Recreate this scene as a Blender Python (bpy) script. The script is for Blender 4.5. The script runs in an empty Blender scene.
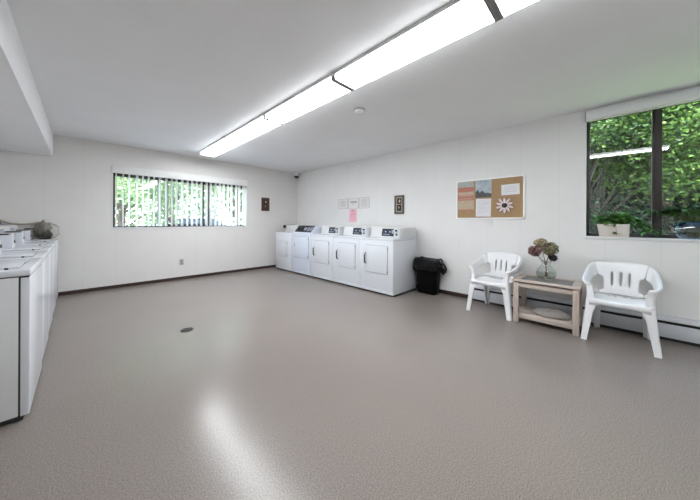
import bpy, bmesh, math, random
import numpy as np
from mathutils import Vector, Matrix

C = bpy.context.scene.collection
SC = bpy.context.scene
PI = math.pi

# ------------------------------------------------------------------ camera
EYE = 1.17
cam_d = bpy.data.cameras.new('camera')
cam_d.sensor_width = 36.0
cam_d.lens = 36.0 * 261.0 / 700.0
cam_d.shift_y = -28.5 / 700.0
cam_d.clip_start = 0.02
cam_d.clip_end = 200
cam = bpy.data.objects.new('camera', cam_d)
C.objects.link(cam)
TH = math.radians(45.65)
fw = Vector((math.sin(TH), math.cos(TH), 0)); rt = Vector((math.cos(TH), -math.sin(TH), 0)); up = Vector((0, 0, 1))
m3 = Matrix((rt, up, -fw)).transposed() @ Matrix.Rotation(math.radians(0.25), 3, 'Z')
cam.matrix_world = Matrix.Translation((0, 0, EYE)) @ m3.to_4x4()
SC.camera = cam

# ------------------------------------------------------------------ colour management
SC.view_settings.view_transform = 'Standard'
SC.view_settings.look = 'None'
SC.view_settings.gamma = 1
SC.view_settings.exposure = 1.42
SC.view_settings.use_curve_mapping = False

# ------------------------------------------------------------------ sky and sun
LAMP = 11.0          # emission of the fluorescent lenses
SKY = 4.6
SUN = 11.0
w = bpy.data.worlds.new('world'); SC.world = w
w.use_nodes = True
nt = w.node_tree; nt.nodes.clear()
out = nt.nodes.new('ShaderNodeOutputWorld'); bg = nt.nodes.new('ShaderNodeBackground')
tc = nt.nodes.new('ShaderNodeTexCoord'); sp = nt.nodes.new('ShaderNodeSeparateXYZ'); rp = nt.nodes.new('ShaderNodeValToRGB')
nt.links.new(tc.outputs['Generated'], sp.inputs[0]); nt.links.new(sp.outputs['Z'], rp.inputs[0])
rp.color_ramp.elements[0].position = 0.0; rp.color_ramp.elements[0].color = (0.80, 0.86, 0.92, 1)
rp.color_ramp.elements[1].position = 0.8; rp.color_ramp.elements[1].color = (0.36, 0.55, 0.85, 1)
nt.links.new(rp.outputs[0], bg.inputs[0]); bg.inputs[1].default_value = SKY
nt.links.new(bg.outputs[0], out.inputs[0])
sun_d = bpy.data.lights.new('sun', 'SUN'); sun_d.energy = SUN; sun_d.angle = 0.02; sun_d.color = (1, 0.95, 0.85)
sun = bpy.data.objects.new('sun', sun_d); C.objects.link(sun)
sun.rotation_euler = Vector((0.42, 0.75, -1.0)).to_track_quat('-Z', 'Y').to_euler()
sun.location = (-5, -8, 12)


# ------------------------------------------------------------------ material helpers
def lin(c):
    return tuple(((v / 255) / 12.92 if v / 255 <= 0.04045 else ((v / 255 + 0.055) / 1.055) ** 2.4) for v in c) + (1,)

def mat(name, rgb, rough=0.5, metal=0.0, spec=0.5, vary=0.04, scale=8.0, bump=0.0, coat=0.0, bscale=None, detail=3):
    m = bpy.data.materials.new(name); m.use_nodes = True
    n = m.node_tree; b = n.nodes['Principled BSDF']
    b.inputs['Roughness'].default_value = rough; b.inputs['Metallic'].default_value = metal
    b.inputs['Specular IOR Level'].default_value = spec
    b.inputs['Coat Weight'].default_value = coat
    t = n.nodes.new('ShaderNodeTexCoord'); no = n.nodes.new('ShaderNodeTexNoise')
    no.inputs['Scale'].default_value = scale; no.inputs['Detail'].default_value = detail
    n.links.new(t.outputs['Object'], no.inputs['Vector'])
    r = n.nodes.new('ShaderNodeValToRGB')
    c = lin(rgb)
    r.color_ramp.elements[0].position = 0.3; r.color_ramp.elements[1].position = 0.7
    r.color_ramp.elements[0].color = tuple(max(0, v * (1 - vary)) for v in c[:3]) + (1,)
    r.color_ramp.elements[1].color = tuple(min(1, v * (1 + vary)) for v in c[:3]) + (1,)
    n.links.new(no.outputs['Fac'], r.inputs[0]); n.links.new(r.outputs[0], b.inputs['Base Color'])
    if bump:
        bp = n.nodes.new('ShaderNodeBump'); bp.inputs['Strength'].default_value = bump; bp.inputs['Distance'].default_value = 0.004
        n2 = n.nodes.new('ShaderNodeTexNoise'); n2.inputs['Scale'].default_value = bscale or scale * 8
        n.links.new(t.outputs['Object'], n2.inputs['Vector']); n.links.new(n2.outputs['Fac'], bp.inputs['Height'])
        n.links.new(bp.outputs[0], b.inputs['Normal'])
    return m

def wall_mat(name, rgb, axis):
    m = mat(name, rgb, rough=0.55, spec=0.3, vary=0.015, scale=3, bump=0.08, bscale=90)
    n = m.node_tree; b = n.nodes['Principled BSDF']; src = b.inputs['Base Color'].links[0].from_socket
    t = n.nodes.new('ShaderNodeTexCoord'); s = n.nodes.new('ShaderNodeSeparateXYZ'); n.links.new(t.outputs['Object'], s.inputs[0])
    md = n.nodes.new('ShaderNodeMath'); md.operation = 'PINGPONG'; md.inputs[1].default_value = 0.205
    n.links.new(s.outputs[axis], md.inputs[0])
    r = n.nodes.new('ShaderNodeMapRange'); r.inputs['From Min'].default_value = 0.0; r.inputs['From Max'].default_value = 0.012
    r.inputs['To Min'].default_value = 0.965; r.inputs['To Max'].default_value = 1.0
    n.links.new(md.outputs[0], r.inputs[0])
    mx = n.nodes.new('ShaderNodeMix'); mx.data_type = 'RGBA'; mx.blend_type = 'MULTIPLY'; mx.inputs['Factor'].default_value = 1
    n.links.new(src, mx.inputs[6]); n.links.new(r.outputs[0], mx.inputs[7]); n.links.new(mx.outputs[2], b.inputs['Base Color'])
    return m

def floor_mat():
    m = bpy.data.materials.new('speckled_floor'); m.use_nodes = True
    n = m.node_tree; b = n.nodes['Principled BSDF']
    t = n.nodes.new('ShaderNodeTexCoord')
    a = n.nodes.new('ShaderNodeTexNoise'); a.inputs['Scale'].default_value = 150; a.inputs['Detail'].default_value = 4; a.inputs['Roughness'].default_value = 0.75
    n.links.new(t.outputs['Object'], a.inputs['Vector'])
    r = n.nodes.new('ShaderNodeValToRGB'); e = r.color_ramp.elements
    e[0].position = 0.34; e[0].color = lin((107, 98, 93)); e[1].position = 0.66; e[1].color = lin((153, 144, 138))
    e2 = e.new(0.5); e2.color = lin((134, 125, 119))
    n.links.new(a.outputs['Fac'], r.inputs[0])
    g = n.nodes.new('ShaderNodeTexNoise'); g.inputs['Scale'].default_value = 0.9; g.inputs['Detail'].default_value = 4
    n.links.new(t.outputs['Object'], g.inputs['Vector'])
    r2 = n.nodes.new('ShaderNodeMapRange'); r2.inputs['To Min'].default_value = 0.9; r2.inputs['To Max'].default_value = 1.08
    n.links.new(g.outputs['Fac'], r2.inputs[0])
    mx = n.nodes.new('ShaderNodeMix'); mx.data_type = 'RGBA'; mx.blend_type = 'MULTIPLY'; mx.inputs['Factor'].default_value = 1
    n.links.new(r.outputs[0], mx.inputs[6]); n.links.new(r2.outputs[0], mx.inputs[7]); n.links.new(mx.outputs[2], b.inputs['Base Color'])
    b.inputs['Roughness'].default_value = 0.22
    b.inputs['Specular IOR Level'].default_value = 0.33
    bp = n.nodes.new('ShaderNodeBump'); bp.inputs['Strength'].default_value = 0.05; bp.inputs['Distance'].default_value = 0.002
    n.links.new(a.outputs['Fac'], bp.inputs['Height']); n.links.new(bp.outputs[0], b.inputs['Normal'])
    return m

def glass_mat(name, tint=(1, 1, 1), rough=0.0, ior=1.5, boost=1.0):
    m = bpy.data.materials.new(name); m.use_nodes = True
    n = m.node_tree; n.nodes.clear()
    o = n.nodes.new('ShaderNodeOutputMaterial'); mix = n.nodes.new('ShaderNodeMixShader')
    tr = n.nodes.new('ShaderNodeBsdfTransparent'); gl = n.nodes.new('ShaderNodeBsdfGlossy'); lw = n.nodes.new('ShaderNodeLayerWeight')
    tr.inputs[0].default_value = tuple(tint) + (1,); gl.inputs['Roughness'].default_value = rough; lw.inputs['Blend'].default_value = 0.5
    f0 = ((ior - 1) / (ior + 1)) ** 2                       # Schlick's Fresnel
    pw = n.nodes.new('ShaderNodeMath'); pw.operation = 'POWER'; pw.inputs[1].default_value = 5; n.links.new(lw.outputs['Facing'], pw.inputs[0])
    mu = n.nodes.new('ShaderNodeMath'); mu.operation = 'MULTIPLY_ADD'; mu.use_clamp = True
    mu.inputs[1].default_value = (1 - f0) * boost; mu.inputs[2].default_value = f0 * boost
    n.links.new(pw.outputs[0], mu.inputs[0]); n.links.new(mu.outputs[0], mix.inputs[0])
    n.links.new(tr.outputs[0], mix.inputs[1]); n.links.new(gl.outputs[0], mix.inputs[2]); n.links.new(mix.outputs[0], o.inputs[0])
    return m

def lens_mat():
    m = bpy.data.materials.new('lamp_lens'); m.use_nodes = True
    n = m.node_tree; b = n.nodes['Principled BSDF']
    b.inputs['Base Color'].default_value = (0.9, 0.92, 0.95, 1); b.inputs['Roughness'].default_value = 0.3
    t = n.nodes.new('ShaderNodeTexCoord'); s = n.nodes.new('ShaderNodeSeparateXYZ'); n.links.new(t.outputs['Object'], s.inputs[0])
    # the two tubes behind the lens show as brighter bands along it
    pp = n.nodes.new('ShaderNodeMath'); pp.operation = 'ABSOLUTE'; n.links.new(s.outputs['X'], pp.inputs[0])
    su = n.nodes.new('ShaderNodeMath'); su.operation = 'SUBTRACT'; su.inputs[1].default_value = 0.062; n.links.new(pp.outputs[0], su.inputs[0])
    ab = n.nodes.new('ShaderNodeMath'); ab.operation = 'ABSOLUTE'; n.links.new(su.outputs[0], ab.inputs[0])
    r = n.nodes.new('ShaderNodeMapRange'); r.interpolation_type = 'SMOOTHSTEP'
    r.inputs['From Min'].default_value = 0.0; r.inputs['From Max'].default_value = 0.062
    r.inputs['To Min'].default_value = LAMP * 1.25; r.inputs['To Max'].default_value = LAMP * 0.75
    n.links.new(ab.outputs[0], r.inputs[0])
    # the wrapped sides glow less than the bottom of the lens
    sd = n.nodes.new('ShaderNodeMapRange'); sd.inputs['From Min'].default_value = 0.121; sd.inputs['From Max'].default_value = 0.129
    sd.inputs['To Min'].default_value = 1.0; sd.inputs['To Max'].default_value = 0.32
    n.links.new(pp.outputs[0], sd.inputs[0])
    ml = n.nodes.new('ShaderNodeMath'); ml.operation = 'MULTIPLY'
    n.links.new(r.outputs[0], ml.inputs[0]); n.links.new(sd.outputs[0], ml.inputs[1]); n.links.new(ml.outputs[0], b.inputs['Emission Strength'])
    b.inputs['Emission Color'].default_value = (0.93, 0.97, 1.0, 1)
    return m

def leaf_mat(name, rgb, rgb2, trans=0.4):
    m = bpy.data.materials.new(name); m.use_nodes = True
    n = m.node_tree; n.nodes.clear()
    o = n.nodes.new('ShaderNodeOutputMaterial'); mix = n.nodes.new('ShaderNodeMixShader'); mix.inputs[0].default_value = trans
    d = n.nodes.new('ShaderNodeBsdfPrincipled'); tl = n.nodes.new('ShaderNodeBsdfTranslucent')
    d.inputs['Roughness'].default_value = 0.5; d.inputs['Specular IOR Level'].default_value = 0.3
    g = n.nodes.new('ShaderNodeNewGeometry'); r = n.nodes.new('ShaderNodeValToRGB')
    r.color_ramp.elements[0].color = lin(rgb); r.color_ramp.elements[1].color = lin(rgb2)
    n.links.new(g.outputs['Random Per Island'], r.inputs[0])
    n.links.new(r.outputs[0], d.inputs['Base Color']); n.links.new(r.outputs[0], tl.inputs[0])
    n.links.new(d.outputs[0], mix.inputs[1]); n.links.new(tl.outputs[0], mix.inputs[2]); n.links.new(mix.outputs[0], o.inputs[0])
    return m

def wood_mat(name, rgb, rgb2, axis_scale=(2, 30, 30), rough=0.55):
    m = mat(name, rgb, rough=rough, vary=0.05)
    n = m.node_tree; b = n.nodes['Principled BSDF']
    t = n.nodes.new('ShaderNodeTexCoord'); mp = n.nodes.new('ShaderNodeMapping'); mp.inputs['Scale'].default_value = axis_scale
    no = n.nodes.new('ShaderNodeTexNoise'); no.inputs['Scale'].default_value = 2.2; no.inputs['Detail'].default_value = 5
    n.links.new(t.outputs['Object'], mp.inputs[0]); n.links.new(mp.outputs[0], no.inputs['Vector'])
    r = n.nodes.new('ShaderNodeValToRGB'); r.color_ramp.elements[0].position = 0.35; r.color_ramp.elements[1].position = 0.65
    r.color_ramp.elements[0].color = lin(rgb2); r.color_ramp.elements[1].color = lin(rgb)
    n.links.new(no.outputs['Fac'], r.inputs[0]); n.links.new(r.outputs[0], b.inputs['Base Color'])
    return m


M = {}
M['wall_x_dimmed'] = wall_mat('wall_paint_x_dimmed', (228, 225, 222), 'X')  # darker and warmer than the side walls: dimmer light put into the colour
M['wall_y'] = wall_mat('wall_paint_y', (234, 233, 232), 'Y')
M['ceiling'] = mat('ceiling_paint', (243, 243, 244), rough=0.8, spec=0.2, vary=0.015, scale=2, bump=0.06, bscale=120)
M['floor'] = floor_mat()
M['base'] = mat('dark_brown_base', (50, 33, 28), rough=0.4, vary=0.15)
M['white_enamel'] = mat('white_enamel', (218, 220, 226), rough=0.22, vary=0.008, scale=2)
M['blue_enamel'] = mat('bluish_enamel', (214, 219, 232), rough=0.2, vary=0.008, scale=2)
M['grey_enamel'] = mat('grey_white_enamel', (212, 212, 212), rough=0.3, vary=0.01, scale=2)
M['side_enamel'] = mat('side_enamel', (216, 216, 217), rough=0.35, vary=0.01, scale=2)
M['groove'] = mat('dark_gap', (52, 50, 50), rough=0.8, vary=0.1)
M['soft_gap'] = mat('grey_gap', (150, 150, 155), rough=0.8, vary=0.05)
M['black_plastic'] = mat('black_plastic', (22, 22, 25), rough=0.3, vary=0.15)
M['panel_blue'] = mat('dark_control_panel', (52, 56, 72), rough=0.25, vary=0.25, scale=30)
M['print_grey'] = mat('panel_print', (150, 156, 170), rough=0.5, vary=0.15, scale=60)
M['chrome'] = mat('chrome', (190, 190, 192), rough=0.2, metal=1.0, vary=0.05)
M['dark_metal'] = mat('dark_metal', (60, 58, 56), rough=0.35, metal=0.8, vary=0.1)
M['bronze'] = mat('bronze_frame', (44, 36, 32), rough=0.4, vary=0.12)
M['white_plastic'] = mat('white_plastic', (236, 236, 238), rough=0.32, vary=0.01, scale=3)
M['frame_white'] = mat('board_frame_white', (248, 248, 248), rough=0.35, vary=0.005)
M['white_paint'] = mat('white_trim_paint', (226, 225, 223), rough=0.4, vary=0.01)
M['valance'] = mat('valance_vinyl', (238, 237, 235), rough=0.5, vary=0.02)
M['slat'] = leaf_mat('blind_vinyl', (238, 235, 230), (242, 240, 236), 0.5)
M['glass'] = glass_mat('window_glass', (0.94, 0.96, 0.95), boost=1.1)
M['vase_glass'] = glass_mat('vase_glass', (0.95, 0.97, 0.96), rough=0.03, boost=1.2)
M['bowl_glass'] = glass_mat('blue_bowl_glass', (0.92, 0.95, 0.98), rough=0.03, boost=2.2)
M['blue_glass'] = glass_mat('blue_rim_glass', (0.55, 0.76, 0.97), rough=0.05, boost=2.0)
M['water'] = glass_mat('vase_water', (0.86, 0.88, 0.84), ior=1.33)
M['lens'] = lens_mat()
M['fixture'] = mat('fixture_enamel', (205, 205, 205), rough=0.4, vary=0.02)
M['end_cap'] = mat('fixture_end_cap', (150, 148, 146), rough=0.5, vary=0.04)
M['bag_black'] = mat('black_bin_liner', (5, 5, 6), rough=0.14, spec=0.35, vary=0.2, bump=0.9, bscale=26)
M['bin_black'] = mat('black_bin_plastic', (5, 5, 6), rough=0.5, spec=0.15, vary=0.2)
M['wood'] = wood_mat('washed_wood', (206, 192, 182), (178, 163, 153), (30, 2, 30))
M['wood_v'] = wood_mat('washed_wood_upright', (202, 188, 178), (174, 159, 149), (30, 30, 2))
M['slate'] = mat('table_inset', (104, 100, 98), rough=0.38, vary=0.1, scale=14)
M['grey_cloth'] = mat('grey_cloth', (150, 143, 138), rough=0.95, vary=0.12, scale=40, bump=0.6, bscale=160)
M['cork'] = mat('cork', (172, 141, 106), rough=0.9, vary=0.14, scale=120, bump=0.3, bscale=300)
M['paper'] = mat('white_paper', (228, 228, 232), rough=0.8, vary=0.01)
M['ink'] = mat('grey_ink', (150, 152, 160), rough=0.8, vary=0.1)
M['dark_ink'] = mat('dark_ink', (90, 92, 98), rough=0.8, vary=0.1)
M['pale_ink'] = mat('pale_ink', (196, 194, 192), rough=0.8, vary=0.05)
M['pink_paper'] = mat('pink_paper', (240, 192, 206), rough=0.85, vary=0.06, scale=14)
M['pink_ink'] = mat('pink_ink', (230, 150, 174), rough=0.85, vary=0.1)
M['red_block'] = mat('faded_red_print', (186, 124, 108), rough=0.8, vary=0.12, scale=40)
M['sand_paper'] = mat('sand_paper', (190, 172, 150), rough=0.8, vary=0.08, scale=30)
M['grey_paper'] = mat('grey_print', (172, 176, 172), rough=0.8, vary=0.12, scale=30)
M['photo_sky'] = mat('photo_sky', (168, 180, 188), rough=0.35, vary=0.2, scale=14)
M['photo_dark'] = mat('photo_ground', (82, 82, 84), rough=0.35, vary=0.45, scale=40)
M['petal'] = mat('pale_petal', (226, 208, 208), rough=0.7, vary=0.06, scale=20)
M['petal_edge'] = mat('dark_petal_edge', (62, 48, 52), rough=0.8, vary=0.2)
M['frame_brown'] = mat('plaque_wood', (78, 52, 42), rough=0.35, vary=0.2, scale=20)
M['frame_tan'] = mat('plaque_frame', (98, 86, 78), rough=0.4, vary=0.15, scale=30)
M['matte'] = mat('plaque_mount', (168, 160, 152), rough=0.7, vary=0.08)
M['picture_dark'] = mat('plaque_picture', (34, 28, 26), rough=0.3, vary=0.4, scale=30)
M['picture_light'] = mat('plaque_highlight', (210, 180, 150), rough=0.4, vary=0.2, scale=40)
M['outlet'] = mat('outlet_plastic', (176, 172, 166), rough=0.4, vary=0.02)
M['planter'] = mat('planter_ceramic', (214, 206, 200), rough=0.5, vary=0.04, scale=20)
M['soil'] = mat('soil', (50, 38, 30), rough=0.95, vary=0.3, scale=40)
M['houseplant'] = leaf_mat('houseplant_leaf', (40, 84, 30), (110, 160, 74), 0.3)
M['darkplant'] = leaf_mat('dark_houseplant_leaf', (26, 56, 26), (70, 112, 46), 0.2)
M['stem'] = mat('plant_stem', (74, 84, 44), rough=0.7, vary=0.15)
M['dry_stem'] = mat('dry_stem', (120, 90, 66), rough=0.8, vary=0.15)
M['bloom_mauve'] = leaf_mat('mauve_bloom', (96, 62, 66), (164, 130, 124), 0.15)
M['bloom_tan'] = leaf_mat('tan_bloom', (122, 106, 84), (200, 184, 154), 0.15)
M['bloom_olive'] = leaf_mat('olive_bloom', (72, 74, 48), (166, 160, 122), 0.15)
M['bloom_dark'] = leaf_mat('dark_bloom', (44, 40, 48), (92, 80, 84), 0.1)
M['bag_grey'] = mat('grey_bag_cloth', (122, 116, 108), rough=0.85, vary=0.25, scale=14, bump=0.6, bscale=40)
M['bag_dark'] = mat('dark_bag_fold', (66, 64, 58), rough=0.85, vary=0.25, scale=20)
M['clear'] = glass_mat('clear_plastic', (0.96, 0.96, 0.95), rough=0.5, boost=1.5)
M['hose'] = mat('beige_hose', (190, 180, 166), rough=0.5, vary=0.08)
M['bark'] = mat('bark', (74, 64, 56), rough=0.9, vary=0.3, scale=12, bump=0.8, bscale=30)
M['leaf_a'] = leaf_mat('bright_leaf', (22, 42, 18), (112, 142, 66), 0.4)
M['leaf_b'] = leaf_mat('mid_leaf', (18, 36, 18), (84, 112, 56), 0.35)
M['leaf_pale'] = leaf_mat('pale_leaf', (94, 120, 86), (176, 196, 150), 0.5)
M['leaf_c'] = leaf_mat('deep_leaf', (12, 24, 14), (44, 64, 36), 0.25)
M['grass'] = mat('lawn', (88, 112, 58), rough=0.95, vary=0.3, scale=6)
M['asphalt'] = mat('asphalt', (140, 140, 142), rough=0.9, vary=0.1, scale=30)
M['car_dark'] = mat('dark_car_paint', (46, 50, 60), rough=0.2, vary=0.03, coat=0.5)
M['car_white'] = mat('white_car_paint', (226, 228, 232), rough=0.2, vary=0.02, coat=0.5)
M['car_glass'] = mat('car_glass', (30, 36, 42), rough=0.05, vary=0.05)
M['tyre'] = mat('tyre', (24, 24, 25), rough=0.85, vary=0.1)


# ------------------------------------------------------------------ mesh helpers
def box(bm, x0, x1, y0, y1, z0, z1, b=0.0, seg=2):
    r = bmesh.ops.create_cube(bm, size=1.0)
    vs = r['verts']
    for v in vs:
        v.co = Vector(((x0 + x1) / 2 + v.co.x * (x1 - x0), (y0 + y1) / 2 + v.co.y * (y1 - y0), (z0 + z1) / 2 + v.co.z * (z1 - z0)))
    if b > 0:
        es = list({e for v in vs for e in v.link_edges})
        bmesh.ops.bevel(bm, geom=es, offset=b, segments=seg, profile=0.5, affect='EDGES')

def loft(bm, rings, cap=True, close=True):
    vr = [[bm.verts.new(p) for p in ring] for ring in rings]
    n = len(vr[0])
    for a, b2 in zip(vr[:-1], vr[1:]):
        for i in range(n if close else n - 1):
            j = (i + 1) % n
            bm.faces.new((a[i], a[j], b2[j], b2[i]))
    if cap:
        bm.faces.new(list(reversed(vr[0]))); bm.faces.new(vr[-1])
    return vr

def lathe(bm, prof, n=24, cx=0, cy=0, cap=True):
    rings = [[(cx + r * math.cos(2 * PI * k / n), cy + r * math.sin(2 * PI * k / n), z) for k in range(n)] for r, z in prof]
    loft(bm, rings, cap)

def tube(bm, pts, rad, n=8):
    pts = [Vector(p) for p in pts]
    rads = rad if isinstance(rad, (list, tuple)) else [rad] * len(pts)
    rings = []
    for i, p in enumerate(pts):
        d = (pts[min(i + 1, len(pts) - 1)] - pts[max(i - 1, 0)]).normalized()
        a = d.cross(Vector((0, 0, 1)) if abs(d.z) < 0.9 else Vector((1, 0, 0))).normalized(); b2 = d.cross(a)
        rings.append([p + (a * math.cos(2 * PI * k / n) + b2 * math.sin(2 * PI * k / n)) * rads[i] for k in range(n)])
    loft(bm, rings)

def prism(bm, poly, axis, a0, a1):
    def P(u, v, a):
        return {'x': (a, u, v), 'y': (u, a, v), 'z': (u, v, a)}[axis]
    loft(bm, [[P(u, v, a0) for u, v in poly], [P(u, v, a1) for u, v in poly]])

def rrect(cx, cy, w, d, z, r=0.3, n=3):
    pts = []
    rr = r * min(w, d)
    for k, (sx, sy) in enumerate(((1, 1), (-1, 1), (-1, -1), (1, -1))):
        for i in range(n + 1):
            a = k * PI / 2 + i * PI / 2 / n
            pts.append((cx + sx * (w / 2 - rr) + rr * math.cos(a), cy + sy * (d / 2 - rr) + rr * math.sin(a), z))
    return pts

def obj(name, bm, material, parent=None, smooth=False, angle=None):
    bmesh.ops.recalc_face_normals(bm, faces=bm.faces)
    me = bpy.data.meshes.new(name); bm.to_mesh(me); bm.free()
    me.materials.append(material)
    if smooth or angle:
        for p in me.polygons: p.use_smooth = True
        if angle and hasattr(me, 'set_sharp_from_angle'):
            me.set_sharp_from_angle(angle=math.radians(angle))
    o = bpy.data.objects.new(name, me); C.objects.link(o)
    if parent: o.parent = parent
    return o

def raw(name, verts, faces, material, parent=None, smooth=False):
    me = bpy.data.meshes.new(name); me.from_pydata(verts, [], faces); me.update()
    me.materials.append(material)
    if smooth:
        for p in me.polygons: p.use_smooth = True
    o = bpy.data.objects.new(name, me); C.objects.link(o)
    if parent: o.parent = parent
    return o

def NB(): return bmesh.new()

def bx(name, dims, material, parent=None, b=0.0, seg=2):
    bm = NB(); box(bm, *dims, b=b, seg=seg)
    return obj(name, bm, material, parent, angle=40 if b else None)

def tag(o, label, cat, group=None, kind=None):
    o['label'] = label; o['category'] = cat
    if group: o['group'] = group
    if kind: o['kind'] = kind
    return o

def thing(name, label, cat, loc=(0, 0, 0), rz=0.0, group=None):
    o = bpy.data.objects.new(name, None); C.objects.link(o)
    o.empty_display_size = 0.1; o.location = loc; o.rotation_euler = (0, 0, rz)
    return tag(o, label, cat, group)

def struct(o, kind='structure'):
    o['kind'] = kind; return o

def dup(root, loc, label, rz=None):
    r = root.copy(); C.objects.link(r); r.location = loc; r['label'] = label
    if rz is not None: r.rotation_euler = (0, 0, rz)
    for ch in list(root.children):
        c = ch.copy(); C.objects.link(c); c.parent = r
        for g in ch.children:
            d = g.copy(); C.objects.link(d); d.parent = c
    return r

def leaf_cloud(centres, spreads, counts, size, rng, droop=0.3, flat=0.5):
    """many small bent leaves (two triangles' worth each) around the given centres"""
    V = []; F = []
    cs = np.concatenate([rng.normal(0, 1, (n, 3)) * np.array(s) + np.array(c) for c, s, n in zip(centres, spreads, counts)])
    n = len(cs)
    d = rng.normal(0, 1, (n, 3)); d[:, 2] *= flat; d[:, 2] -= droop; d /= np.linalg.norm(d, axis=1)[:, None]
    a = rng.normal(0, 1, (n, 3)); a -= (a * d).sum(1)[:, None] * d; a /= np.linalg.norm(a, axis=1)[:, None]
    nn = np.cross(d, a)
    L = size * rng.uniform(0.6, 1.25, n)[:, None]; W = L * 0.32
    base = cs; tip = cs + d * L; mid = cs + d * L * 0.45 + nn * L * 0.08
    v = np.stack([base, mid + a * W, tip, mid - a * W], 1).reshape(-1, 3)
    f = np.arange(n * 4).reshape(-1, 4)
    return v.tolist(), f.tolist()


# ------------------------------------------------------------------ the room
XW, YW, ZC = 4.126, 6.06, 2.49
XL, YF = -1.02, -1.75
T = 0.22
bm = NB(); box(bm, XL - T, XW + T, YF - T, YW + T, -0.1, 0.0); struct(obj('floor', bm, M['floor']))
bm = NB(); box(bm, XL - T, XW + T, YF - T, YW + T, ZC, ZC + 0.25); struct(obj('ceiling', bm, M['ceiling']))
# back wall with the wide window
WX0, WX1, WZ0, WZ1 = 0.36, 2.70, 1.045, 2.10
bm = NB()
box(bm, XL - T, WX0, YW, YW + T, 0, ZC); box(bm, WX1, XW + T, YW, YW + T, 0, ZC)
box(bm, WX0, WX1, YW, YW + T, 0, WZ0); box(bm, WX0, WX1, YW, YW + T, WZ1, ZC)
struct(obj('wall_back', bm, M['wall_x_dimmed']))
# right wall with the plant window
RY0, RY1, RZ0, RZ1 = -1.42, 0.163, 1.008, 2.43
bm = NB()
box(bm, XW, XW + T, RY1, YW, 0, ZC); box(bm, XW, XW + T, YF - T, RY0, 0, ZC)
box(bm, XW, XW + T, RY0, RY1, 0, RZ0); box(bm, XW, XW + T, RY0, RY1, RZ1, ZC)
struct(obj('wall_right', bm, M['wall_y']))
bm = NB(); box(bm, XL - T, XL, YF - T, YW, 0, ZC); struct(obj('wall_left', bm, M['wall_y']))
bm = NB(); box(bm, XL, XW, YF - T, YF, 0, ZC); struct(obj('wall_front', bm, M['wall_x_dimmed']))
# boxed-in bulkhead over the washers
bm = NB(); box(bm, XL, -0.325, YF, YW, 2.15, ZC); struct(obj('trim_1', bm, M['ceiling']))
# dark vinyl baseboards
bm = NB(); box(bm, XL, XW, YW - 0.012, YW, 0, 0.055, b=0.004); struct(obj('baseboard_back', bm, M['base']))
bm = NB(); box(bm, XW - 0.012, XW, 1.44, YW - 0.012, 0, 0.06, b=0.004); struct(obj('baseboard_right', bm, M['base']))

bm = NB(); box(bm, XL, XL + 0.012, YF, YW - 0.012, 0, 0.055, b=0.004); struct(obj('baseboard_left', bm, M['base']))

# window 1: slider behind vertical blinds
def window(name, loc):
    o = bpy.data.objects.new(name, None); C.objects.link(o); o.location = loc; o['kind'] = 'structure'; return o
w1 = window('window_1', (0, 0, 0))
yf0, yf1 = YW + 0.13, YW + 0.18
bm = NB()
for a, b2 in ((WX0, WX0 + 0.035), (1.01, 1.045), (1.13, 1.18), (1.775, 1.825), (1.885, 1.935), (WX1 - 0.035, WX1)):
    box(bm, a, b2, yf0, yf1, WZ0, WZ1, b=0.003)
box(bm, WX0, WX1, yf0, yf1, WZ0, WZ0 + 0.03, b=0.003); box(bm, WX0, WX1, yf0, yf1, 1.955, WZ1, b=0.003)
box(bm, 1.15, 1.93, yf0 - 0.01, yf1 - 0.02, WZ0, WZ0 + 0.06, b=0.003)
obj('window_frame', bm, M['bronze'], w1)
bx('pane', (WX0 + 0.03, WX1 - 0.03, yf0 + 0.02, yf0 + 0.026, WZ0 + 0.02, WZ1 - 0.03), M['glass'], w1)
bx('sill', (WX0, WX1, YW - 0.012, YW + 0.13, WZ0 - 0.012, WZ0 + 0.004), M['white_paint'], w1, b=0.003)

# window 2: bronze slider with plants on its sill
w2 = window('window_2', (0, 0, 0))
xf0, xf1 = XW + 0.11, XW + 0.16
bm = NB()
for a, b2 in ((RY1 - 0.03, RY1), (-0.425, -0.375), (RY0, RY0 + 0.03)):
    box(bm, xf0, xf1, a, b2, RZ0, RZ1, b=0.003)
box(bm, xf0 + 0.01, xf1 + 0.012, -0.375, -0.355, RZ0, RZ1, b=0.003)
box(bm, xf0, xf1, RY0, RY1, RZ0, RZ0 + 0.04, b=0.003); box(bm, xf0, xf1, RY0, RY1, RZ1 - 0.05, RZ1, b=0.003)
obj('window_frame', bm, M['bronze'], w2)
bx('pane', (xf0 + 0.02, xf0 + 0.026, -0.40, RY1 - 0.02, RZ0 + 0.02, RZ1 - 0.03), M['glass'], w2)
bx('pane', (xf0 + 0.036, xf0 + 0.042, RY0 + 0.02, -0.36, RZ0 + 0.02, RZ1 - 0.03), M['glass'], w2)
bx('sill', (XW - 0.016, XW + 0.11, RY0, RY1 + 0.006, RZ0 - 0.022, RZ0 + 0.002), M['white_paint'], w2, b=0.003)

# roller-shade cassette over the plant window
t = thing('window_shade', 'white rolled-up window shade cassette above the plant window', 'window shade', (XW - 0.03, -0.63, 2.35))
bx('cassette', (-0.035, 0.03, -0.80, 0.795, 0.005, 0.10), M['white_plastic'], t, b=0.006)
bx('bracket', (-0.037, 0.03, 0.795, 0.80, 0.0, 0.103), M['soft_gap'], t)
bx('bottom_bar', (0.0, 0.02, -0.78, 0.785, -0.01, 0.006), M['white_paint'], t, b=0.003)

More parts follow.
